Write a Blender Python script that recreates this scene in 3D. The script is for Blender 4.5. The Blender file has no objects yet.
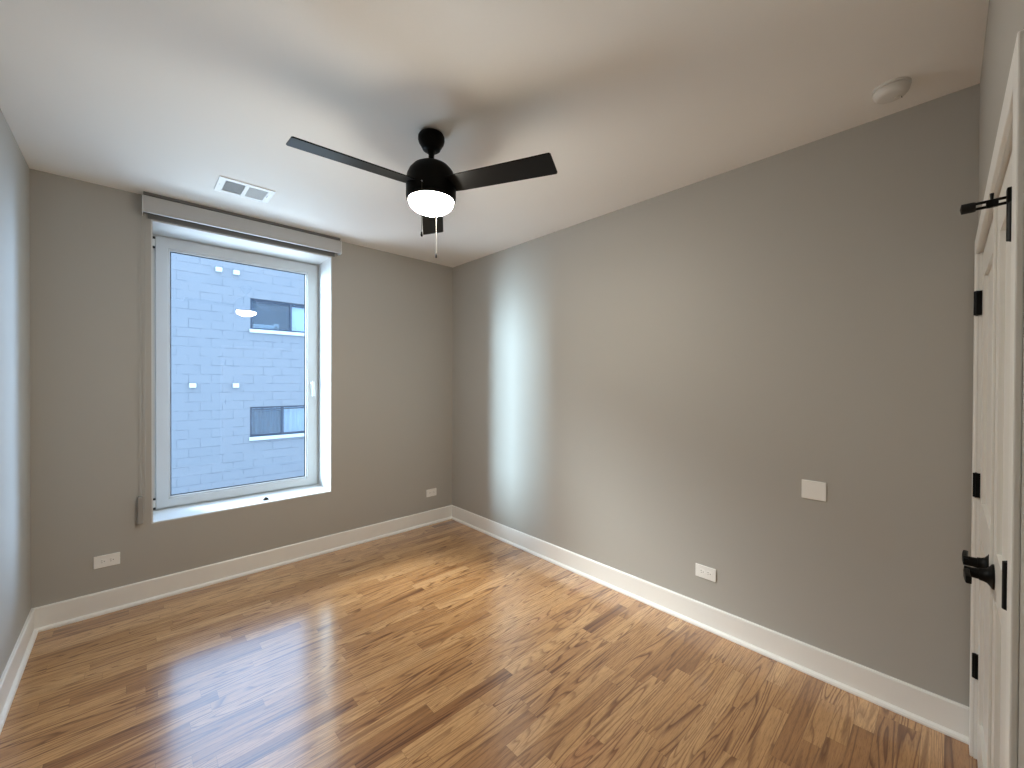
import bpy, bmesh, math, random
from mathutils import Vector, Matrix
random.seed(7)
S = bpy.context.scene
PI = math.pi

# ------------------------------------------------------------------ camera
H = 2.74            # ceiling height
W = 3.0             # window wall runs x = -W .. 0 at y = 0 ; right wall is x = 0
L = 3.7785          # closet wall is y = -L
F_PX = 406.14
YAW, PITCH, ROLL = -0.752144, -0.0066145, 0.0041
CAM = Vector((-2.56165, -3.69264, 1.49985))

def camera():
    fw = Vector((-math.sin(YAW)*math.cos(PITCH), math.cos(YAW)*math.cos(PITCH), math.sin(PITCH)))
    r = Vector((math.cos(YAW), math.sin(YAW), 0))
    u = r.cross(fw)
    r2 = r*math.cos(ROLL) + u*math.sin(ROLL)
    u2 = -r*math.sin(ROLL) + u*math.cos(ROLL)
    cd = bpy.data.cameras.new('camera')
    cd.sensor_fit = 'HORIZONTAL'
    cd.sensor_width = 36.0
    cd.lens = 36.0*F_PX/1024
    cd.clip_start = 0.01
    c = bpy.data.objects.new('camera', cd)
    S.collection.objects.link(c)
    M = Matrix((r2, u2, -fw)).transposed().to_4x4()
    M.translation = CAM
    c.matrix_world = M
    S.camera = c
camera()

# ------------------------------------------------------------------ world, daylight, exposure
wd = bpy.data.worlds.new('sky'); S.world = wd; wd.use_nodes = True
bg = wd.node_tree.nodes['Background']
bg.inputs['Color'].default_value = (0.42, 0.655, 1.0, 1)
bg.inputs['Strength'].default_value = 4.0

def area(name, loc, target, sx, sy, power, color, spread=40):
    d = bpy.data.lights.new(name, 'AREA'); d.shape = 'RECTANGLE'
    d.size, d.size_y = sx, sy; d.energy = power; d.color = color; d.spread = math.radians(spread)
    o = bpy.data.objects.new(name, d); S.collection.objects.link(o)
    o.location = loc
    v = Vector(target) - Vector(loc)
    o.rotation_euler = v.to_track_quat('-Z', 'Y').to_euler()
    return o
WINC = (-1.87, 0.3, 1.55)
# open sky past either end of the neighbouring block and above its roof; the low panels are added ceiling fill
area('sky_past_left_end', (-15.2, 8.3, 3.2), WINC, 3.4, 6.0, 490, (0.59, 0.84, 1.0))
area('sky_past_right_end', (10.3, 9.1, 2.8), WINC, 3.6, 7.0, 155, (0.42, 0.66, 0.98))
area('yard_fill_near', (-6.0, 3.0, -2.6), WINC, 6.0, 3.0, 100, (0.80, 0.90, 1.0), 60)  # added panel low in the yard, brightens the ceiling by the window
area('wall_base_fill', (0.3, 7.2, -2.1), WINC, 11.0, 2.0, 48, (0.70, 0.87, 1.0), 50)  # added panel before the block's base, spreads light deeper over the ceiling
area('sky_above_roof', (-9.3, 10.9, 9.1), WINC, 5.0, 3.5, 235, (0.92, 1.0, 1.0))
area('yard_fill_far', (-2.2, 6.0, -2.7), WINC, 9.0, 4.2, 70, (0.69, 0.87, 1.0), 50)  # added unseen panel, sends upward fill further into the room

S.view_settings.view_transform = 'Standard'
S.view_settings.look = 'None'
S.view_settings.gamma = 1.0
S.view_settings.use_curve_mapping = False
S.view_settings.exposure = 0.35
S.cycles.use_denoising = True
S.cycles.max_bounces = 12
S.cycles.diffuse_bounces = 6
S.cycles.glossy_bounces = 4
S.cycles.transparent_max_bounces = 12
S.cycles.caustics_reflective = False
S.cycles.caustics_refractive = False
S.cycles.sample_clamp_indirect = 12.0

# ------------------------------------------------------------------ materials
def mat(name, rgb, rough=0.5, spec=0.5, metal=0.0, coat=0.0):
    m = bpy.data.materials.new(name); m.use_nodes = True
    b = m.node_tree.nodes['Principled BSDF']
    b.inputs['Base Color'].default_value = (*rgb, 1)
    b.inputs['Roughness'].default_value = rough
    b.inputs['Specular IOR Level'].default_value = spec
    b.inputs['Metallic'].default_value = metal
    b.inputs['Coat Weight'].default_value = coat
    return m

class NT:
    """little helper for wiring node trees"""
    def __init__(self, m):
        self.t = m.node_tree; self.b = self.t.nodes['Principled BSDF']
    def n(self, typ, **kw):
        nd = self.t.nodes.new(typ)
        for k, v in kw.items():
            setattr(nd, k, v)
        return nd
    def put(self, sock, v):
        if hasattr(v, 'is_linked') or isinstance(v, bpy.types.NodeSocket):
            self.t.links.new(v, sock)
        else:
            sock.default_value = v
    def math(self, op, a, b=0.0, c=0.0):
        nd = self.n('ShaderNodeMath', operation=op)
        self.put(nd.inputs[0], a); self.put(nd.inputs[1], b)
        if op in ('MULTIPLY_ADD', 'SMOOTH_MIN'): self.put(nd.inputs[2], c)
        return nd.outputs[0]
    def coord(self):
        return self.n('ShaderNodeTexCoord').outputs['Object']
    def xyz(self, v):
        s = self.n('ShaderNodeSeparateXYZ'); self.put(s.inputs[0], v); return s.outputs
    def comb(self, x=0.0, y=0.0, z=0.0):
        c = self.n('ShaderNodeCombineXYZ')
        for s, v in zip(c.inputs, (x, y, z)): self.put(s, v)
        return c.outputs[0]
    def white(self, v):
        w = self.n('ShaderNodeTexWhiteNoise', noise_dimensions='3D'); self.put(w.inputs['Vector'], v)
        return w.outputs['Value'], w.outputs['Color']
    def noise(self, v, scale, detail=2.0, rough=0.5, dist=0.0):
        w = self.n('ShaderNodeTexNoise'); self.put(w.inputs['Vector'], v)
        w.inputs['Scale'].default_value = scale; w.inputs['Detail'].default_value = detail
        w.inputs['Roughness'].default_value = rough; w.inputs['Distortion'].default_value = dist
        return w.outputs[0]
    def ramp(self, f, stops):
        r = self.n('ShaderNodeValToRGB'); e = r.color_ramp.elements
        while len(e) < len(stops): e.new(0.5)
        for el, (p, c) in zip(e, stops):
            el.position = p; el.color = (*c, 1) if len(c) == 3 else c
        self.put(r.inputs[0], f); return r.outputs[0]
    def mix(self, f, a, b, blend='MIX'):
        m = self.n('ShaderNodeMix', data_type='RGBA', blend_type=blend)
        self.put(m.inputs[0], f)
        for s, v in ((m.inputs[6], a), (m.inputs[7], b)):
            if isinstance(v, tuple): s.default_value = (*v, 1) if len(v) == 3 else v
            else: self.put(s, v)
        return m.outputs[2]
    def bump(self, h, strength, dist=0.001):
        b = self.n('ShaderNodeBump'); b.inputs['Strength'].default_value = strength
        b.inputs['Distance'].default_value = dist
        self.put(b.inputs['Height'], h); self.put(self.b.inputs['Normal'], b.outputs[0])

def paint(name, rgb, rough, spec=0.5, bump=0.06, scale=240):
    m = mat(name, rgb, rough, spec)
    t = NT(m); v = t.coord()
    t.bump(t.noise(v, scale, 2), bump, 0.001)
    big = t.noise(v, 1.3, 3)
    c = t.mix(big, tuple(x*0.985 for x in rgb), tuple(min(1, x*1.015) for x in rgb))
    t.put(t.b.inputs['Base Color'], c)
    return m

def floor_material():
    m = mat('oak_strip_floor', (0.5, 0.3, 0.15), 0.28, 0.5)
    t = NT(m); v = t.coord(); x, y, z = t.xyz(v)
    PW = 0.0685
    yr = t.math('DIVIDE', y, PW)
    row = t.math('FLOOR', yr)
    fy = t.math('FRACT', yr)
    r1, rc = t.white(t.comb(row, 3.7, 1.1))
    rx, ry, rz = t.xyz(rc)
    plen = t.math('MULTIPLY_ADD', ry, 0.50, 0.32)
    xs = t.math('MULTIPLY_ADD', rx, 7.3, x)
    xs = t.math('ADD', xs, 20.0)
    xr = t.math('DIVIDE', xs, plen)
    col = t.math('FLOOR', xr)
    # wobble the butt joints so that neighbouring boards differ in length
    fx = t.math('FRACT', xr)
    pid = t.comb(row, col, 5.3)
    tone, tc = t.white(pid)
    t1, t2, t3 = t.xyz(tc)
    # grain space : stretched along x, shifted for each board
    gx = t.math('MULTIPLY_ADD', t2, 37.0, t.math('MULTIPLY', x, 0.55))
    gy = t.math('MULTIPLY_ADD', t3, 53.0, t.math('MULTIPLY', y, 8.5))
    gv = t.comb(gx, gy, t.math('MULTIPLY', tone, 19.0))
    field = t.noise(gv, 1.5, 1.2, 0.45, 0.25)                   # contour lines make cathedral figure
    nring = t.math('MULTIPLY_ADD', t1, 12.0, 9.0)
    ring = t.math('FRACT', t.math('MULTIPLY', field, nring))
    ringc = t.ramp(ring, [(0.0, (0.30,)*3), (0.25, (0.0,)*3), (0.60, (0.06,)*3), (0.86, (0.85,)*3), (0.95, (1.0,)*3), (1.0, (0.30,)*3)])
    fine = t.noise(t.comb(t.math('MULTIPLY', x, 9.0), t.math('MULTIPLY', y, 150.0), tone), 1.0, 4, 0.7)
    pores = t.ramp(t.noise(t.comb(t.math('MULTIPLY', x, 22.0), t.math('MULTIPLY', y, 420.0), t1), 1.0, 2, 0.5),
                   [(0.36, (1.0,)*3), (0.47, (0.0,)*3)])
    base = t.ramp(tone, [(0.0, (0.25, 0.105, 0.036)), (0.07, (0.40, 0.195, 0.072)), (0.40, (0.54, 0.292, 0.118)),
                         (0.70, (0.62, 0.355, 0.152)), (0.90, (0.68, 0.41, 0.190)), (1.0, (0.53, 0.27, 0.115))])
    dark = t.mix(1.0, base, (0.31, 0.20, 0.12), 'MULTIPLY')
    amount = t.math('MULTIPLY', ringc, t.math('MULTIPLY_ADD', t2, 0.55, 0.50))
    c = t.mix(amount, base, dark)
    c = t.mix(t.math('MULTIPLY', pores, 0.38), c, dark)
    c = t.mix(0.6, c, t.mix(t.ramp(fine, [(0.30, (0.0,)*3), (0.68, (1.0,)*3)]), (0.58, 0.53, 0.48), (1.06, 1.03, 1.0)), 'MULTIPLY')
    # seams
    ey = t.math('MINIMUM', fy, t.math('SUBTRACT', 1.0, fy))
    ex = t.math('MULTIPLY', t.math('MINIMUM', fx, t.math('SUBTRACT', 1.0, fx)), t.math('DIVIDE', plen, PW))
    e = t.math('MINIMUM', ey, ex)
    seam = t.ramp(e, [(0.004, (1.0,)*3), (0.018, (0.0,)*3)])
    c = t.mix(t.math('MULTIPLY', seam, 0.50), c, (0.12, 0.055, 0.022))
    t.put(t.b.inputs['Base Color'], c)
    t.b.inputs['IOR'].default_value = 1.5
    t.b.inputs['Coat Weight'].default_value = 1.0
    t.b.inputs['Coat IOR'].default_value = 1.65
    t.b.inputs['Coat Roughness'].default_value = 0.17
    h = t.math('SUBTRACT', t.math('MULTIPLY', t.noise(t.comb(t.math('MULTIPLY', x, 1.5), t.math('MULTIPLY', y, 14.0), tone), 1.0, 2), 0.4), seam)
    t.bump(h, 0.12, 0.002)
    return m

def block_material():
    m = mat('painted_block', (0.5, 0.5, 0.5), 0.75, 0.3)
    t = NT(m); v = t.coord(); x, y, z = t.xyz(v)
    b = t.n('ShaderNodeTexBrick'); b.offset = 0.5
    t.put(b.inputs['Vector'], t.comb(x, z, 0.0))
    b.inputs['Scale'].default_value = 1.0
    b.inputs['Brick Width'].default_value = 0.42; b.inputs['Row Height'].default_value = 0.21
    b.inputs['Mortar Size'].default_value = 0.007; b.inputs['Mortar Smooth'].default_value = 0.4
    b.inputs['Color1'].default_value = (0.219, 0.221, 0.222, 1)
    b.inputs['Color2'].default_value = (0.205, 0.208, 0.212, 1)
    b.inputs['Mortar'].default_value = (0.168, 0.172, 0.182, 1)
    # the joints are half filled with paint: they show only here and there
    msk = t.ramp(t.noise(v, 4.5, 4, 0.6), [(0.44, (0.0,)*3), (0.60, (1.0,)*3)])
    flat = t.mix(t.noise(v, 0.5, 4, 0.6), (0.199, 0.203, 0.207), (0.226, 0.228, 0.230))
    c = t.mix(msk, flat, b.outputs['Color'])
    t.put(t.b.inputs['Base Color'], c)
    t.bump(t.math('SUBTRACT', t.math('MULTIPLY', t.noise(v, 40, 4), 0.35), t.math('MULTIPLY', b.outputs['Fac'], msk)), 0.7, 0.02)
    return m

def glass_material(name, tint=(1, 1, 1), ior=1.5):
    m = bpy.data.materials.new(name); m.use_nodes = True
    nt = m.node_tree; nt.nodes.clear()
    o = nt.nodes.new('ShaderNodeOutputMaterial'); mx = nt.nodes.new('ShaderNodeMixShader')
    tr = nt.nodes.new('ShaderNodeBsdfTransparent'); gl = nt.nodes.new('ShaderNodeBsdfGlossy')
    # Schlick reflectance, the same from either face of the pane
    ge = nt.nodes.new('ShaderNodeNewGeometry'); dt = nt.nodes.new('ShaderNodeVectorMath'); dt.operation = 'DOT_PRODUCT'
    nt.links.new(ge.outputs['Incoming'], dt.inputs[0]); nt.links.new(ge.outputs['Normal'], dt.inputs[1])
    prev = dt.outputs['Value']; f0 = ((ior-1)/(ior+1))**2
    for op, a in (('ABSOLUTE', None), ('SUBTRACT', 1.0), ('POWER', 5.0), ('MULTIPLY', 1-f0), ('ADD', f0)):
        fr = nt.nodes.new('ShaderNodeMath'); fr.operation = op
        if op == 'SUBTRACT':
            fr.inputs[0].default_value = 1.0; nt.links.new(prev, fr.inputs[1])
        else:
            nt.links.new(prev, fr.inputs[0])
            if a is not None: fr.inputs[1].default_value = a
        prev = fr.outputs[0]
    tr.inputs['Color'].default_value = (*tint, 1); gl.inputs['Roughness'].default_value = 0.0
    nt.links.new(fr.outputs[0], mx.inputs[0]); nt.links.new(tr.outputs[0], mx.inputs[1])
    nt.links.new(gl.outputs[0], mx.inputs[2]); nt.links.new(mx.outputs[0], o.inputs[0])
    return m

def screen_material():
    m = bpy.data.materials.new('insect_mesh'); m.use_nodes = True
    nt = m.node_tree; nt.nodes.clear()
    o = nt.nodes.new('ShaderNodeOutputMaterial'); mx = nt.nodes.new('ShaderNodeMixShader')
    tr = nt.nodes.new('ShaderNodeBsdfTransparent'); df = nt.nodes.new('ShaderNodeBsdfDiffuse')
    df.inputs['Color'].default_value = (0.055, 0.06, 0.07, 1); mx.inputs[0].default_value = 0.22
    nt.links.new(tr.outputs[0], mx.inputs[1]); nt.links.new(df.outputs[0], mx.inputs[2]); nt.links.new(mx.outputs[0], o.inputs[0])
    return m

def lamp_material():
    m = bpy.data.materials.new('lit_frosted_glass'); m.use_nodes = True
    b = m.node_tree.nodes['Principled BSDF']
    b.inputs['Base Color'].default_value = (0.9, 0.88, 0.8, 1)
    b.inputs['Roughness'].default_value = 0.3
    b.inputs['Emission Color'].default_value = (1.0, 0.94, 0.82, 1)
    b.inputs['Emission Strength'].default_value = 172.0
    return m

WALL = paint('greige_wall_paint', (0.425, 0.410, 0.378), 0.55, 0.3)
CEIL = paint('white_ceiling_paint', (0.92, 0.91, 0.885), 0.7, 0.3, 0.05, 120)
TRIM = paint('white_trim_paint', (0.83, 0.825, 0.80), 0.35, 0.5, 0.03, 60)
DOORW = paint('white_door_paint', (0.78, 0.77, 0.735), 0.33, 0.5, 0.04, 50)
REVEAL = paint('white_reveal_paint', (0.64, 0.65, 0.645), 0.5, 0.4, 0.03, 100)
VINYL = mat('white_vinyl', (0.60, 0.62, 0.63), 0.35)
GASKET = mat('dark_gasket', (0.02, 0.022, 0.025), 0.6)
BLACK = mat('matte_black_metal', (0.0018, 0.0017, 0.0016), 0.45, 0.10)
BLADE = mat('black_blade', (0.0030, 0.0027, 0.0025), 0.42, 0.20)
HW = mat('black_door_hardware', (0.0025, 0.0025, 0.0025), 0.45, 0.14)
RUBBER = mat('black_rubber', (0.012, 0.012, 0.012), 0.7, 0.3)
PLATE = mat('white_plastic_plate', (0.86, 0.855, 0.83), 0.3)
SLOT = mat('outlet_slot', (0.03, 0.028, 0.025), 0.6)
METALW = mat('white_painted_metal', (0.72, 0.73, 0.73), 0.35)
DUCT = mat('dark_duct', (0.012, 0.012, 0.014), 0.6)
FASCIA = mat('grey_white_fascia', (0.45, 0.45, 0.445), 0.45)
SHADE = mat('grey_shade_fabric', (0.20, 0.195, 0.185), 0.8, 0.2)
RAIL = mat('shade_rail', (0.16, 0.16, 0.155), 0.5)
CHAIN = mat('bead_chain', (0.40, 0.39, 0.37), 0.4, 0.3)
TENS = mat('clear_grey_plastic', (0.30, 0.285, 0.262), 0.4, 0.3)
DETECT = mat('detector_plastic', (0.74, 0.73, 0.70), 0.45)
STEEL = mat('steel_screw', (0.45, 0.45, 0.45), 0.35, 0.5, 0.9)
GLASS = glass_material('clear_window_glass')
NGLASS = glass_material('neighbour_glass', (0.85, 0.92, 0.96), 1.9)
FLOORM = floor_material()
BLOCK = block_material()
ALU = mat('dark_bronze_frame', (0.035, 0.05, 0.075), 0.45)
CONC = paint('pale_concrete', (0.55, 0.57, 0.57), 0.8, 0.3, 0.3, 20)
CURT = mat('pale_curtain_fabric', (0.55, 0.58, 0.60), 0.8, 0.2)
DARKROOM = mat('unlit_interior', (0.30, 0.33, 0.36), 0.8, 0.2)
SCREEN = screen_material()
BOXW = mat('white_box_enamel', (0.62, 0.63, 0.61), 0.4)
PAPER = mat('white_board', (0.85, 0.87, 0.84), 0.6)
GROUND = paint('yard_concrete', (0.5, 0.5, 0.48), 0.85, 0.2, 0.3, 10)
LAMP = lamp_material()

# ------------------------------------------------------------------ mesh helpers
class MB:
    def __init__(self): self.bm = bmesh.new()
    def box(self, x0, x1, y0, y1, z0, z1, bev=0.0, seg=2):
        t = bmesh.new()
        bmesh.ops.create_cube(t, size=1.0)
        for v in t.verts:
            v.co = Vector(((x0+x1)/2 + v.co.x*(x1-x0), (y0+y1)/2 + v.co.y*(y1-y0), (z0+z1)/2 + v.co.z*(z1-z0)))
        if bev > 0:
            bmesh.ops.bevel(t, geom=t.edges[:], offset=bev, segments=seg, affect='EDGES', profile=0.5)
        self.add(t); return self
    def add(self, t, M=None):
        me = bpy.data.meshes.new('tmp')
        if M is not None: t.transform(M)
        t.to_mesh(me); t.free(); self.bm.from_mesh(me); bpy.data.meshes.remove(me)
    def lathe(self, prof, seg=48, center=(0, 0, 0), M=None):
        """prof: list of (radius, z) along the axis, closed with a point where radius is 0"""
        t = bmesh.new(); rings = []
        for r, z in prof:
            if r < 1e-6: rings.append([t.verts.new((0, 0, z))])
            else: rings.append([t.verts.new((r*math.cos(2*PI*i/seg), r*math.sin(2*PI*i/seg), z)) for i in range(seg)])
        for a, b in zip(rings, rings[1:]):
            for i in range(seg):
                j = (i+1) % seg
                if len(a) == 1 and len(b) == 1: continue
                if len(a) == 1: t.faces.new((a[0], b[j], b[i]))
                elif len(b) == 1: t.faces.new((a[i], a[j], b[0]))
                else: t.faces.new((a[i], a[j], b[j], b[i]))
        bmesh.ops.recalc_face_normals(t, faces=t.faces[:])
        if M is not None: t.transform(M)
        t.transform(Matrix.Translation(center))
        self.add(t); return self
    def tube(self, pts, r, seg=10):
        t = bmesh.new(); pts = [Vector(p) for p in pts]; rings = []
        for i, p in enumerate(pts):
            d = (pts[min(i+1, len(pts)-1)] - pts[max(i-1, 0)]).normalized()
            a = d.orthogonal().normalized() if abs(d.z) > 0.99 else d.cross(Vector((0, 0, 1))).normalized()
            b = d.cross(a)
            rr = r[i] if isinstance(r, (list, tuple)) else r
            rings.append([t.verts.new(p + a*rr*math.cos(2*PI*k/seg) + b*rr*math.sin(2*PI*k/seg)) for k in range(seg)])
        for A, B in zip(rings, rings[1:]):
            for k in range(seg):
                t.faces.new((A[k], A[(k+1) % seg], B[(k+1) % seg], B[k]))
        t.faces.new(rings[0][::-1]); t.faces.new(rings[-1])
        bmesh.ops.recalc_face_normals(t, faces=t.faces[:])
        self.add(t); return self
    def ring(self, x0, x1, z0, z1, wl, wr, wb, wt, y0, y1, bev=0.0):
        """rectangular frame in the xz plane, depth y0..y1, mitred corners"""
        t = bmesh.new()
        out = [(x0, z0), (x1, z0), (x1, z1), (x0, z1)]
        inn = [(x0+wl, z0+wb), (x1-wr, z0+wb), (x1-wr, z1-wt), (x0+wl, z1-wt)]
        V = {}
        for nm, pts in (('o', out), ('i', inn)):
            for yy in (y0, y1):
                V[nm, yy] = [t.verts.new((x, yy, z)) for x, z in pts]
        for i in range(4):
            j = (i+1) % 4
            for yy in (y0, y1): t.faces.new((V['o', yy][i], V['o', yy][j], V['i', yy][j], V['i', yy][i]))
            for nm in ('o', 'i'): t.faces.new((V[nm, y0][i], V[nm, y0][j], V[nm, y1][j], V[nm, y1][i]))
        bmesh.ops.recalc_face_normals(t, faces=t.faces[:])
        if bev > 0: bmesh.ops.bevel(t, geom=[e for e in t.edges if e.calc_face_angle(0) > 0.1], offset=bev, segments=2, affect='EDGES', profile=0.5)
        self.add(t); return self
    def prism(self, poly, a0, a1, axis='x', bev=0.0):
        """extrude a 2-D outline. axis x: poly=(y,z); axis y: poly=(x,z); axis z: poly=(x,y)"""
        t = bmesh.new()
        def P(u, w, a): return {'x': (a, u, w), 'y': (u, a, w), 'z': (u, w, a)}[axis]
        A = [t.verts.new(P(u, w, a0)) for u, w in poly]; B = [t.verts.new(P(u, w, a1)) for u, w in poly]
        n = len(poly)
        t.faces.new(A); t.faces.new(B[::-1])
        for i in range(n): t.faces.new((A[i], B[i], B[(i+1) % n], A[(i+1) % n]))
        bmesh.ops.recalc_face_normals(t, faces=t.faces[:])
        if bev > 0: bmesh.ops.bevel(t, geom=[e for e in t.edges if e.calc_face_angle(0) > 0.3], offset=bev, segments=2, affect='EDGES', profile=0.5)
        self.add(t); return self
    def slab(self, x0, x1, z0, z1, y0, y1, holes):
        """wall slab in the xz plane with rectangular through-holes (hx0,hx1,hz0,hz1)"""
        t = bmesh.new()
        xs = sorted({x0, x1, *[h[0] for h in holes], *[h[1] for h in holes]})
        zs = sorted({z0, z1, *[h[2] for h in holes], *[h[3] for h in holes]})
        def solid(i, k):
            if not (0 <= i < len(xs)-1 and 0 <= k < len(zs)-1): return False
            cx, cz = (xs[i]+xs[i+1])/2, (zs[k]+zs[k+1])/2
            return not any(h[0] < cx < h[1] and h[2] < cz < h[3] for h in holes)
        vs = {}
        def v(i, k, y):
            if (i, k, y) not in vs: vs[i, k, y] = t.verts.new((xs[i], y, zs[k]))
            return vs[i, k, y]
        for i in range(len(xs)-1):
            for k in range(len(zs)-1):
                if not solid(i, k): continue
                for y in (y0, y1): t.faces.new((v(i, k, y), v(i+1, k, y), v(i+1, k+1, y), v(i, k+1, y)))
                for (a, b, ni, nk) in (((i, k), (i+1, k), i, k-1), ((i, k+1), (i+1, k+1), i, k+1), ((i, k), (i, k+1), i-1, k), ((i+1, k), (i+1, k+1), i+1, k)):
                    if not solid(ni, nk): t.faces.new((v(*a, y0), v(*b, y0), v(*b, y1), v(*a, y1)))
        bmesh.ops.recalc_face_normals(t, faces=t.faces[:])
        self.add(t); return self
    def build(self, name, m, parent=None, smooth=False, off=None):
        me = bpy.data.meshes.new(name)
        if off is not None: self.bm.transform(Matrix.Translation(-Vector(off)))
        self.bm.to_mesh(me); self.bm.free()
        me.materials.append(m)
        if smooth:
            for p in me.polygons: p.use_smooth = True
            me.set_sharp_from_angle(angle=math.radians(38))
        o = bpy.data.objects.new(name, me); S.collection.objects.link(o)
        if parent is not None: o.parent = parent
        return o

def tag(o, label=None, cat=None, group=None, kind=None):
    if label: o['label'] = label
    if cat: o['category'] = cat
    if group: o['group'] = group
    if kind: o['kind'] = kind
    return o
def empty(name, loc, rz=0.0, **kw):
    o = bpy.data.objects.new(name, None); S.collection.objects.link(o)
    o.empty_display_size = 0.1
    o.location = loc; o.rotation_euler = (0, 0, rz)
    return tag(o, **kw)
def struct(o, label, cat): return tag(o, label, cat, kind='structure')
def copy_tree(o, parent=None):
    c = o.copy(); S.collection.objects.link(c)
    if parent is not None: c.parent = parent
    for ch in list(o.children): copy_tree(ch, c)
    return c

# ------------------------------------------------------------------ room shell
T = 0.12
OPX0, OPX1, OPZ0, OPZ1 = -2.458, -1.286, 0.526, 2.580      # window opening
WT = 0.42                                                   # masonry wall thickness
CL0, CL1, CLZ = -1.4410, -0.0975, 2.026                       # closet opening in the door wall

struct(MB().box(-W-T, T, -L-0.9, WT, -0.15, 0).build('floor', FLOORM), 'honey coloured oak strip floor', 'floor')
struct(MB().box(-W-T, T, -L-0.9, WT, H, H+0.15).build('ceiling', CEIL), 'white painted ceiling', 'ceiling')
g = 0.008
struct(MB().slab(-W-T, T, 0, H, 0, WT, [(OPX0-g, OPX1+g, OPZ0-g, OPZ1+g)]).build('wall_back', WALL), 'greige wall with the window', 'wall')
struct(MB().box(0, T, -L-0.9, 0, 0, H).build('wall_right', WALL), 'long greige wall on the right', 'wall')
struct(MB().box(-W-T, -W, -L-0.9, 0, 0, H).build('wall_left', WALL), 'greige wall on the left edge', 'wall')
struct(MB().slab(-W, 0, 0, H, -L-T, -L, [(CL0, CL1, -0.01, CLZ)]).build('wall_front', WALL), 'greige wall around the closet doors', 'wall')
struct(MB().box(-W, 0, -L-0.9, -L-0.8, 0, H).build('wall_closet', WALL), 'back wall of the closet', 'wall')

def base(name, p0, p1, nrm, lab):
    """baseboard with shoe moulding from p0 to p1 on the floor; nrm points into the room"""
    bh, bt = 0.142, 0.014
    d = (Vector((*p1, 0))-Vector((*p0, 0))); ln = d.length
    prof = [(0, 0.0), (0.030, 0.0), (0.030, 0.008), (0.026, 0.016), (0.018, 0.021), (bt, 0.022), (bt, bh-0.006), (bt-0.004, bh), (0, bh)]
    mb = MB(); mb.prism(prof, 0, ln, 'x')
    o = mb.build(name, TRIM)
    ex = d.normalized(); ey = Vector((nrm[0], nrm[1], 0))
    M = Matrix((ex, ey, Vector((0, 0, 1)))).transposed().to_4x4(); M.translation = Vector((p0[0], p0[1], 0))
    o.matrix_world = M
    struct(o, lab, 'baseboard')
base('baseboard_back', (-W, 0), (0, 0), (0, -1), 'white baseboard under the window')
base('baseboard_right', (0, -L), (0, 0), (-1, 0), 'white baseboard along the right wall')
base('baseboard_left', (-W, -L), (-W, 0), (1, 0), 'white baseboard along the left wall')
base('baseboard_front', (-W, -L), (-1.496, -L), (0, 1), 'white baseboard beside the closet')

# ------------------------------------------------------------------ window
win = empty('window_1', (0, 0, 0)); struct(win, 'tall white tilt-turn window in a deep reveal', 'window')
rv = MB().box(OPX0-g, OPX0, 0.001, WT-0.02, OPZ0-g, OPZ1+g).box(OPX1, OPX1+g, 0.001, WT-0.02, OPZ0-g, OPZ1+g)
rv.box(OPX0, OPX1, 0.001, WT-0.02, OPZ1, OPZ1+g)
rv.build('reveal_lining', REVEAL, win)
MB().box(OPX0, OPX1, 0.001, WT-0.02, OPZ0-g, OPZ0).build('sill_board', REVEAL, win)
MB().ring(OPX0, OPX1, OPZ0, OPZ1, 0.045, 0.045, 0.045, 0.045, 0.335, 0.395, 0.002).build('frame', VINYL, win)
# moving sash, slightly proud of the frame
SX0, SX1, SZ0, SZ1 = -2.433, -1.302, 0.540, 2.566
GX0, GX1, GZ0, GZ1 = -2.350, -1.394, 0.614, 2.478
MB().ring(SX0, SX1, SZ0, SZ1, GX0-SX0-0.012, SX1-GX1-0.012, GZ0-SZ0-0.012, SZ1-GZ1-0.012, 0.318, 0.372, 0.003).build('sash', VINYL, win)
bd = MB()
for (a, b, c_, d_) in ((GX0-0.012, GX1+0.012, GZ0-0.012, GZ1+0.012),):
    bd.ring(a, b, c_, d_, 0.012, 0.012, 0.012, 0.012, 0.330, 0.350, 0.003)
bd.build('glazing_bead', VINYL, win)
MB().ring(GX0-0.003, GX1+0.003, GZ0-0.003, GZ1+0.003, 0.010, 0.010, 0.010, 0.010, 0.349, 0.353).build('gasket', GASKET, win)
MB().box(GX0-0.006, GX1+0.006, 0.3535, 0.3575, GZ0-0.006, GZ1+0.006).build('pane', GLASS, win)
hd = MB().box(-1.362, -1.338, 0.304, 0.3185, 1.40, 1.50, 0.006, 3)
hd.build('handle_rosette', VINYL, win, True)
hl = MB().tube([(-1.350, 0.312, 1.475), (-1.350, 0.268, 1.475)], 0.010, 14)
hl.prism([(0.275, 1.490), (0.258, 1.490), (0.252, 1.46), (0.254, 1.36), (0.264, 1.352), (0.272, 1.36), (0.270, 1.45)], -1.360, -1.340, 'x', 0.004)
hl.build('handle', METALW, win, True)
for z0 in (2.475, 0.535):
    h = MB().box(-2.450, -2.434, 0.318, 0.334, z0+0.015, z0+0.070, 0.003).build('hinge', METALW, win)
    MB().lathe([(0, 0), (0.0075, 0), (0.0075, 0.014), (0, 0.014)], 16, (-2.442, 0.320, z0)).lathe([(0, 0), (0.0075, 0), (0.0075, 0.014), (0, 0.014)], 16, (-2.442, 0.320, z0+0.071)).build('hinge_cap', GASKET, h)

wl = (-1.767, 0.085, OPZ0)
wedge = MB().prism([(-0.030, 0), (0.026, 0), (0.030, 0.006), (0.012, 0.026), (-0.004, 0.030), (-0.022, 0.014)], -0.013, 0.013, 'y', 0.003).build('rubber_wedge', RUBBER)
wedge.location = wl; wedge.scale = (0.68, 0.68, 0.75); wedge.rotation_euler = (0, 0, 0.25)
tag(wedge, 'small black wedge lying on the white window sill', 'wedge')

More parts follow.
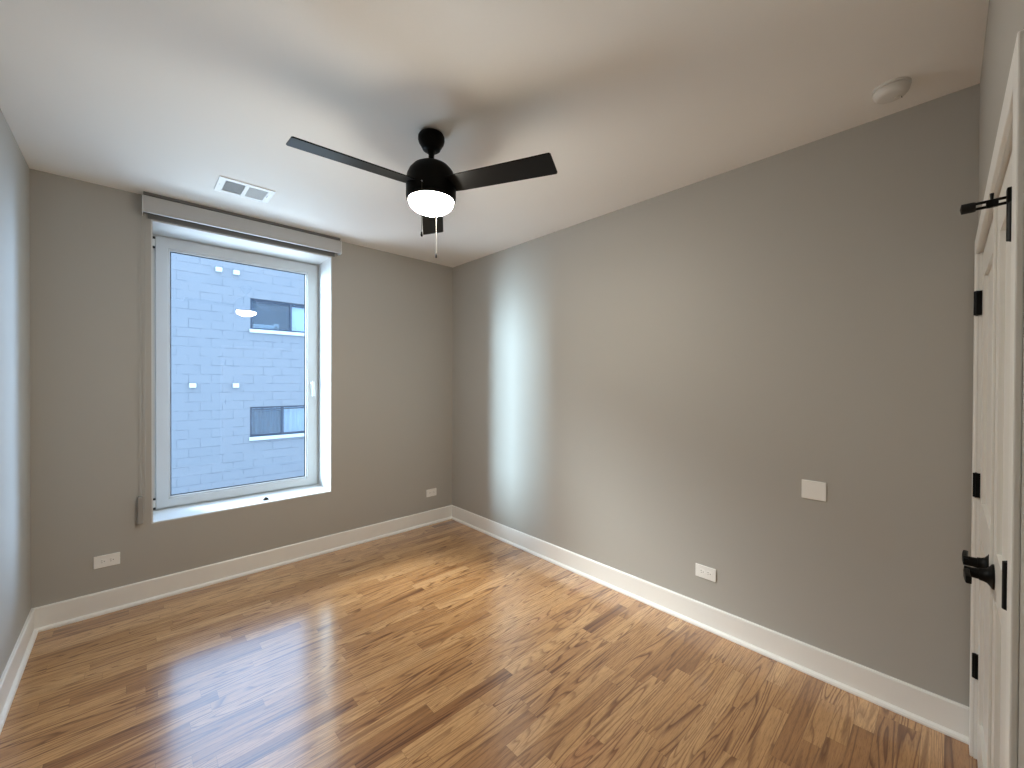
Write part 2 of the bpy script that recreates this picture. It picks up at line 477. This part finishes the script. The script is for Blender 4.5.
# ------------------------------------------------------------------ roller shade over the window
shade = empty('roller_shade', (-1.865, 0, 2.60), label='grey roller shade rolled up behind a white fascia above the window', cat='window shade')
so = (-1.865, 0, 2.60)
FX0, FX1 = -2.511, -1.229
MB().prism([(-0.092, 2.606), (-0.092, 2.712), (-0.088, 2.714), (-0.086, 2.714), (-0.086, 2.612), (-0.070, 2.612), (-0.070, 2.606)], FX0+0.004, FX1-0.004, 'x').build('fascia', FASCIA, shade, off=so)
for xx, lab in ((FX0, 'l'), (FX1-0.004, 'r')):
    MB().box(xx, xx+0.004, -0.094, -0.002, 2.600, 2.715, 0.0008).build('end_cap', METALW, shade, off=so)
MB().box(FX0+0.006, FX1-0.006, -0.080, -0.004, 2.722, 2.7395, 0.001).build('mounting_rail', RAIL, shade, off=so)
Mx = Matrix.Rotation(PI/2, 4, 'Y')
MB().lathe([(0, 0), (0.031, 0), (0.031, FX1-FX0-0.03), (0, FX1-FX0-0.03)], 32, (FX0+0.015, -0.042, 2.660), Mx).build('shade_roll', SHADE, shade, True, off=so)
MB().box(FX0+0.03, FX1-0.03, -0.016, -0.006, 2.588, 2.628, 0.003).build('hem_bar', RAIL, shade, off=so)
ch = MB()
for dx in (-0.010, 0.010):
    pts = [(-2.508+dx*(1 if t < 12 else 1), -0.020 - 0.004*math.sin(t/14*PI), 2.62 - t*(2.62-0.60)/14) for t in range(15)]
    ch.tube(pts, 0.0013, 6)
ch.build('bead_chain', CHAIN, shade, True, off=so)
bead = MB()
for k in range(90):
    for dx in (-0.010, 0.010):
        z = 0.60 + k*(2.0/89)
        bead.lathe([(0, -0.0022), (0.0022, 0), (0, 0.0022)], 6, (-2.508+dx, -0.020-0.004*math.sin((2.62-z)/2.02*PI), z))
bo = bead.build('chain_bead', CHAIN, shade, True, off=so); bo['kind'] = 'stuff'
tn = MB().box(-2.536, -2.508, -0.030, -0.0005, 0.535, 0.720, 0.004).build('chain_tensioner', TENS, shade, off=so)
MB().box(-2.534, -2.510, -0.034, -0.030, 0.537, 0.572, 0.001).build('tension_spring_cap', RAIL, tn)

# ------------------------------------------------------------------ ceiling fan
FC = (-1.461, -1.916)
fan = empty('ceiling_fan', (FC[0], FC[1], H), label='black three-blade ceiling fan with lit glass bowl and pull chains', cat='ceiling fan')
def smoothprof(p): return p
MB().lathe([(0, 0), (0.050, 0), (0.060, -0.006), (0.0655, -0.016), (0.066, -0.030), (0.062, -0.045), (0.053, -0.060), (0.047, -0.070), (0.044, -0.078), (0.036, -0.084), (0, -0.086)], 48).build('canopy', BLACK, fan, True)
MB().lathe([(0, -0.082), (0.022, -0.082), (0.018, -0.096), (0.014, -0.106), (0.0135, -0.120), (0.015, -0.128), (0.026, -0.140), (0.036, -0.156), (0.040, -0.166), (0, -0.166)], 36).build('hanger_stem', BLACK, fan, True)
MB().lathe([(0, -0.146), (0.036, -0.147), (0.066, -0.155), (0.091, -0.170), (0.109, -0.191), (0.120, -0.217), (0.1235, -0.240),
            (0.1235, -0.322), (0.121, -0.332), (0.117, -0.337), (0.113, -0.337), (0.111, -0.328), (0, -0.328)], 64).build('motor_housing', BLACK, fan, True)
bowl = [(0.110, -0.326), (0.110, -0.342)]
for k in range(1, 13):
    a = k/12*PI/2
    bowl.append((0.110*math.cos(a), -0.342-0.056*math.sin(a)))
bowl[-1] = (0, -0.398)
MB().lathe(bowl, 64).build('light_bowl', LAMP, fan, True)
def blade_mesh():
    mb = MB()
    t = bmesh.new()
    R0, R1, hw = 0.095, 0.638, 0.066
    outline = []
    for (x, y) in ((R0, -0.052), (R0+0.06, -0.058), (R1-0.006, -hw), (R1, -hw+0.008), (R1, hw-0.008), (R1-0.006, hw), (R0+0.06, 0.058), (R0, 0.052)):
        outline.append((x, y))
    mb2 = MB(); mb2.prism(outline, -0.003, 0.003, 'z', 0.001)
    Rx = Matrix.Rotation(math.radians(-12), 4, 'X')
    mb2.bm.transform(Rx)
    t.free(); mb.bm.free()
    return mb2
b0 = None
for k, ang in enumerate((57.0, 175.3, -64.5)):
    if b0 is None:
        b0 = blade_mesh().build('blade', BLADE, fan); b = b0
    else:
        b = b0.copy(); S.collection.objects.link(b)
    b.location = (0, 0, -0.268); b.rotation_euler = (0, 0, math.radians(ang))
def pull(dx, dy, z0, z1, m):
    c = MB().tube([(dx, dy, z0), (dx, dy, z1+0.024)], 0.0014, 6).build('pull_chain', m, fan)
    MB().lathe([(0, z1), (0.0045, z1+0.003), (0.0055, z1+0.010), (0.0040, z1+0.022), (0.0015, z1+0.028), (0, z1+0.028)], 14, (dx, dy, 0)).build('pull_knob', BLACK, c, True)
    return c
pull(-0.101, -0.080, -0.296, -0.560, mat('dark_chain', (0.05, 0.045, 0.04), 0.4, 0.5, 0.8))
MB().tube([(-0.0965, -0.0765, -0.296), (-0.103, -0.0815, -0.296)], 0.003, 10).build('chain_ferrule', STEEL, fan)
pull(0.086, 0.088, -0.300, -0.585, mat('nickel_chain', (0.05, 0.047, 0.043), 0.5, 0.2))

# ------------------------------------------------------------------ smoke detector
sd = empty('smoke_detector', (-0.232, -3.526, H), label='round white smoke detector on the ceiling above the closet corner', cat='smoke detector')
sd.scale = (0.88, 0.88, 0.92)
MB().lathe([(0, 0), (0.070, 0), (0.070, -0.009), (0.067, -0.011), (0, -0.011)], 48).build('mounting_base', DETECT, sd, True)
MB().lathe([(0, -0.010), (0.060, -0.010), (0.060, -0.014), (0, -0.014)], 48).build('vent_gap', SLOT, sd, True)
MB().lathe([(0, -0.0135), (0.066, -0.0135), (0.067, -0.018), (0.063, -0.032), (0.055, -0.041), (0.040, -0.044), (0, -0.045)], 48).build('cover', DETECT, sd, True)
MB().lathe([(0, -0.0445), (0.011, -0.0445), (0.011, -0.047), (0, -0.0475)], 24, (0.018, -0.018, 0)).build('test_button', DETECT, sd, True)
MB().box(0.024, 0.042, -0.036, -0.0335, -0.0445, -0.0405).build('sounder_slot', SLOT, sd)

# ------------------------------------------------------------------ ceiling register
vt = empty('air_vent', (-2.022, -0.560, H), label='white ceiling air register near the window, left grille darker', cat='vent')
fr = MB().slab(-0.150, 0.150, -0.118, 0.118, 0.0, 0.006, [(-0.114, -0.009, -0.085, 0.090), (0.012, 0.115, -0.085, 0.090)])
fr.bm.transform(Matrix(((1, 0, 0, 0), (0, 0, 1, 0), (0, -1, 0, 0), (0, 0, 0, 1))))
fr.build('faceplate', METALW, vt)
MB().box(-0.118, 0.119, -0.089, 0.094, -0.0006, -0.0001).build('duct_opening', DUCT, vt)
gl = MB()
for k in range(11):
    x = -0.110 + k*0.0100
    gl.box(x-0.0006, x+0.0006, -0.085, 0.090, -0.0035, -0.0020)
for k in range(9):
    y = -0.078 + k*0.020
    gl.box(-0.114, -0.009, y-0.0005, y+0.0005, -0.0034, -0.0021)
gl.build('grille', METALW, vt)
gr = MB()
for k in range(21):
    x = 0.0145 + k*0.0049
    gr.prism([(x-0.0018, -0.0018), (x-0.0010, -0.0018), (x+0.0028, -0.0055), (x+0.0020, -0.0055)], -0.085, 0.090, 'y')
gr.build('louvre', METALW, vt)
for x in (-0.136, 0.130):
    MB().lathe([(0, -0.0075), (0.004, -0.007), (0.0045, -0.0058), (0, -0.0058)], 14, (x, 0.0, 0)).build('screw', STEEL, vt)
MB().box(0.122, 0.127, -0.020, 0.010, -0.011, -0.0058, 0.001).build('damper_lever', STEEL, vt)

# ------------------------------------------------------------------ outlets and blank plate
def outlet_tree():
    r = empty('wall_outlet', (0, 0, 0))
    MB().box(-0.061, 0.061, -0.006, 0.0, -0.039, 0.039, 0.0025).build('cover_plate', PLATE, r)
    for sx in (-0.0205, 0.0205):
        rc = MB()
        rc.prism([(sx+0.0175*math.cos(a)*(1.0), max(-0.0145, min(0.0145, 0.0175*math.sin(a)))) for a in [2*PI*k/28 for k in range(28)]], -0.0075, -0.0055, 'y')
        q = rc.build('receptacle', PLATE, r)
        MB().box(sx-0.0075, sx-0.0005, -0.0078, -0.0074, 0.0050, 0.0070).build('slot', SLOT, q)
        MB().box(sx-0.0065, sx-0.0005, -0.0078, -0.0074, -0.0070, -0.0050).build('slot', SLOT, q)
        MB().lathe([(0, 0), (0.0030, 0), (0, -0.0004)], 12, (sx+0.0085, -0.0074, 0), Matrix.Rotation(-PI/2, 4, 'X')).build('ground_hole', SLOT, q)
    MB().lathe([(0, 0.0012), (0.003, 0.001), (0.003, 0), (0, 0)], 12, (0, -0.006, 0), Matrix.Rotation(PI/2, 4, 'X')).build('screw', PLATE, r)
    return r
outs = [((-2.681, 0, 0.333), 0, 'white duplex outlet low on the wall left of the window'),
        ((-0.263, 0, 0.326), 0, 'white duplex outlet low on the window wall near the far corner'),
        ((0, -2.697, 0.336), -PI/2, 'white duplex outlet low on the long right wall')]
proto = outlet_tree()
for i, (loc, rz, lab) in enumerate(outs):
    o = proto if i == 0 else copy_tree(proto)
    o.location = loc; o.rotation_euler = (0, 0, rz)
    tag(o, lab, 'outlet', 'duplex outlets on the walls')
bp = empty('blank_plate', (0, -3.232, 0.946), -PI/2, label='blank white square cover plate on the right wall near the closet', cat='cover plate')
MB().box(-0.052, 0.052, -0.007, 0, -0.048, 0.048, 0.003).build('plate', PLATE, bp)
for s in (-0.030, 0.030):
    MB().lathe([(0, 0.0008), (0.0028, 0.0006), (0.0028, 0), (0, 0)], 12, (s, -0.007, 0), Matrix.Rotation(PI/2, 4, 'X')).build('screw', PLATE, bp)

# ------------------------------------------------------------------ closet doors, casing
CY = -3.7685                         # casing face
for nm, x0, x1, lab in (('trim_1', -0.1015, -0.030, 'white casing leg in the corner by the right wall'), ('trim_2', -1.496, -1.4370, 'white casing leg nearest the camera')):
    mb = MB().box(x0, x1, -L, CY, 0.0, 2.080, 0.0025)
    struct(mb.build(nm, TRIM), lab, 'door casing')
struct(MB().box(-1.4365, -0.1020, -L, CY, 2.015, 2.080, 0.0025).build('trim_3', TRIM), 'white casing header over the closet doors', 'door casing')
for nm, x0, x1, sx0, sx1, lab in (('trim_4', -0.1045, -0.0975, -0.118, -0.1045, 'closet jamb by the corner'), ('trim_5', -1.4410, -1.4340, -1.4340, -1.4205, 'closet jamb nearest the camera')):
    struct(MB().box(x0, x1, -L-T, -L-0.0004, 0, CLZ).box(sx0, sx1, -3.845, -3.826, 0, CLZ).build(nm, TRIM), lab, 'door jamb')
struct(MB().box(-1.4340, -0.1045, -L-T, -L-0.0004, CLZ-0.007, CLZ).box(-1.4205, -0.118, -3.845, -3.826, CLZ-0.020, CLZ-0.007).build('trim_6', TRIM), 'closet head jamb', 'door jamb')
DY = -3.788                           # door face
def leaf(name, x0, x1, lab):
    root = empty(name, (x0, DY, 0.012)); struct(root, lab, 'closet door')
    w = x1-x0; h = 1.999; st = 0.105
    p = MB().slab(0, w, 0, h, -0.036, 0, [(st, w-st, 0.19, 0.90), (st, w-st, 1.03, h-st)])
    p.build('stile_frame', DOORW, root)
    MB().box(st-0.004, w-st+0.004, -0.026, -0.010, 0.186, 0.904).build('panel', DOORW, root)
    MB().box(st-0.004, w-st+0.004, -0.026, -0.010, 1.026, h-st+0.004).build('panel', DOORW, root)
    return root
d1 = leaf('door_1', -0.7605, -0.1068, 'far white closet door leaf hinged by the corner')
d2 = leaf('door_2', -1.4317, -0.7635, 'near white closet door leaf')
MB().box(0.650, 0.684, 0.0, 0.0065, 0.004, 1.995, 0.0015).build('astragal', DOORW, d2)
def hinge(root, x, z, y0, hh=0.096, r=0.0085):
    """butt hinge: barrel with finials, and the leaf edge in the joint; coordinates in the room"""
    mb = MB()
    o = (x, y0, z)
    mb.lathe([(0, -hh/2-0.003), (r*0.7, -hh/2), (r, -hh/2+0.001), (r, hh/2-0.001), (r*0.7, hh/2), (0, hh/2+0.003)], 20)
    ob = mb.build('hinge', HW, root, True)
    ob.location = Vector(o) - root.location
    s = 1 if x > -0.8 else -1
    MB().box(-0.0105 if s > 0 else -0.004, 0.004 if s > 0 else 0.0105, -0.024, 0.001, -hh/2, hh/2, 0.001).build('hinge_leaf', HW, ob)
    return ob
hinge(d1, -0.106, 1.818, -3.7735); hinge(d1, -0.106, 1.094, -3.7765); hinge(d1, -0.106, 0.372, -3.780)
top_hinge = hinge(d2, -1.432, 1.795, -3.7715, 0.089, 0.0085)
hinge(d2, -1.432, 1.142, -3.7715, 0.085, 0.0085)

def lever(root, x, z, direction):
    """lever: flared rose, neck, grip running along the door towards its hinges"""
    base = Vector((x, DY, z)) - root.location
    e = bpy.data.objects.new('door_handle', None); S.collection.objects.link(e); e.parent = root; e.location = base; e.empty_display_size = 0.05
    Mr = Matrix.Rotation(-PI/2, 4, 'X')
    MB().lathe([(0, 0), (0.0345, 0), (0.0335, 0.004), (0.027, 0.008), (0.0205, 0.013), (0.0175, 0.020), (0.0165, 0.028), (0, 0.028)], 40, (0, 0, 0), Mr).build('rose', HW, e, True)
    MB().lathe([(0, 0.020), (0.0150, 0.020), (0.0140, 0.040), (0.0140, 0.056), (0, 0.058)], 28, (0, 0, 0), Mr).build('neck', HW, e, True)
    d = direction
    # grip: rectangular bar, slightly bowed
    pts = [(0.0, 0.050), (0.025, 0.052), (0.05, 0.051), (0.078, 0.049)]
    top = [(d*a*1.0 - (d*0.013 if i == 0 else 0), b+0.006) for i, (a, b) in enumerate(pts)]
    bot = [(d*a*1.0 - (d*0.013 if i == 0 else 0), b-0.006) for i, (a, b) in enumerate(pts)]
    MB().prism(top+bot[::-1], -0.0105, 0.0105, 'z', 0.003).build('grip', HW, e, True)
    return e
lever(d1, -0.712, 0.961, 1)
lever(d2, -0.813, 0.961, -1)
# hinge-pin door stop on the near top hinge
hs = MB()
zt = 0.046
zt = 0.034
hs.tube([(0.0, 0.002, zt), (0.002, 0.020, zt), (0.004, 0.046, zt)], 0.0025, 10)
hs.tube([(0.0, 0.002, zt-0.0095), (0.002, 0.020, zt-0.0095), (0.004, 0.046, zt-0.0095)], 0.0025, 10)
hs.box(-0.0085, 0.0085, -0.0085, 0.0085, zt-0.012, zt+0.015, 0.002)
hs.box(-0.001, 0.007, 0.017, 0.032, zt-0.012, zt+0.002, 0.0015)
st_ = hs.build('door_stop', HW, top_hinge, True)
MB().lathe([(0, 0), (0.0080, 0), (0.0090, 0.003), (0.0090, 0.018), (0, 0.020)], 20, (0.004, 0.044, zt-0.005), Matrix.Rotation(-PI/2, 4, 'X')).build('rubber_bumper', RUBBER, st_, True)
MB().tube([(0.003, 0.025, zt-0.002), (0.003, 0.025, zt+0.013)], [0.0017, 0.0027], 10).build('stop_screw', HW, st_)

# ------------------------------------------------------------------ neighbouring building seen through the window
BY = 8.0
nb = empty('apartment_building', (-1.0, BY, -3.2), label='pale blue grey painted block building outside the window', cat='building')
no = (-1.0, BY, -3.2)
UW = (-0.437, 1.40, 2.760, 3.520); LW = (-0.444, 1.03, 0.100, 0.842)
MB().slab(-11.7, 6.2, -3.2, 4.75, BY, BY+0.3, [UW, LW]).build('block_wall', BLOCK, nb, off=no)
MB().box(-11.75, 6.25, BY-0.04, BY+0.34, 4.75, 4.87).build('parapet_cap', CONC, nb, off=no)
MB().box(-11.7, -11.4, BY+0.3, BY+5, -3.2, 4.75).build('end_wall', BLOCK, nb, off=no)
MB().box(5.9, 6.2, BY+0.3, BY+5, -3.2, 4.75).build('end_wall', BLOCK, nb, off=no)
def nwin(rc, mull, upper):
    x0, x1, z0, z1 = rc
    y = BY+0.06
    f = MB().ring(x0, x1, z0, z1, 0.045, 0.045, 0.045, 0.045, y, y+0.08)
    f.box(mull-0.025, mull+0.025, y+0.005, y+0.07, z0+0.04, z1-0.04)
    f.box(x0+0.045, x1-0.045, y+0.01, y+0.06, z1-0.085, z1-0.06)
    fo = f.build('window', ALU, nb, off=no)
    MB().box(x0+0.04, mull-0.02, y+0.045, y+0.050, z0+0.04, z1-0.04).build('pane', NGLASS, fo, off=no)
    MB().box(mull+0.02, x1-0.04, y+0.030, y+0.035, z0+0.04, z1-0.04).build('pane', NGLASS, fo, off=no)
    MB().box(x0+0.05, mull-0.03, y+0.022, y+0.024, z0+0.05, z1-0.09).build('insect_screen', SCREEN, fo, off=no)
    MB().box(x0-0.02, x1+0.02, BY-0.06, BY+0.07, z0-0.085, z0, 0.006).build('window_sill', CONC, fo, off=no)
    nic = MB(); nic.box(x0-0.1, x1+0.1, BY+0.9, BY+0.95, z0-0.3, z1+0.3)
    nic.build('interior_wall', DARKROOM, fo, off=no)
    if upper:
        MB().box(mull+0.02, x1-0.03, y+0.11, y+0.12, z0+0.03, z1-0.03).build('roller_blind', CURT, fo, off=no)
        MB().box(x0+0.10, x0+0.62, y+0.07, y+0.22, z0+0.02, z0+0.15, 0.01).build('radiator_cover', PAPER, fo, off=no)
        MB().box(x0+0.55, x0+0.66, y+0.07, y+0.18, z0+0.02, z0+0.20, 0.01).build('white_box', PAPER, fo, off=no)
    else:
        t = bmesh.new(); n = 150; rows = []
        for k in range(n+1):
            u = k/n; x = x0+0.05 + u*(x1-x0-0.08)
            yy = y+0.17 + 0.028*math.sin(u*75) + 0.016*math.sin(u*31+1.0)
            sway = 0.03*math.sin(u*17)
            rows.append((t.verts.new((x+sway, yy+0.02*math.sin(u*23), z0+0.02)), t.verts.new((x, yy, z1-0.03))))
        for a, b in zip(rows, rows[1:]): t.faces.new((a[0], b[0], b[1], a[1]))
        bmesh.ops.solidify(t, geom=t.faces[:], thickness=0.004)
        mb = MB(); mb.add(t); mb.build('curtain', CURT, fo, True, off=no)
nwin(UW, 0.482, True)
nwin(LW, 0.290, False)
for (x, z, dx) in ((-1.075, 4.085, 0), (-0.732, 4.078, 0), (-1.560, 1.375, 0), (-0.742, 1.372, 0)):
    j = MB().box(x-0.062, x+0.062, BY-0.09, BY, z-0.052, z+0.052, 0.012).build('junction_box', BOXW, nb, off=no)
    MB().box(x-0.066, x+0.066, BY-0.098, BY-0.088, z-0.056, z+0.056, 0.004).build('box_lid', BOXW, j)
struct(MB().box(-30, 30, WT+0.001, 30, -3.4, -3.2).build('ground', GROUND), 'concrete yard between the buildings', 'ground')
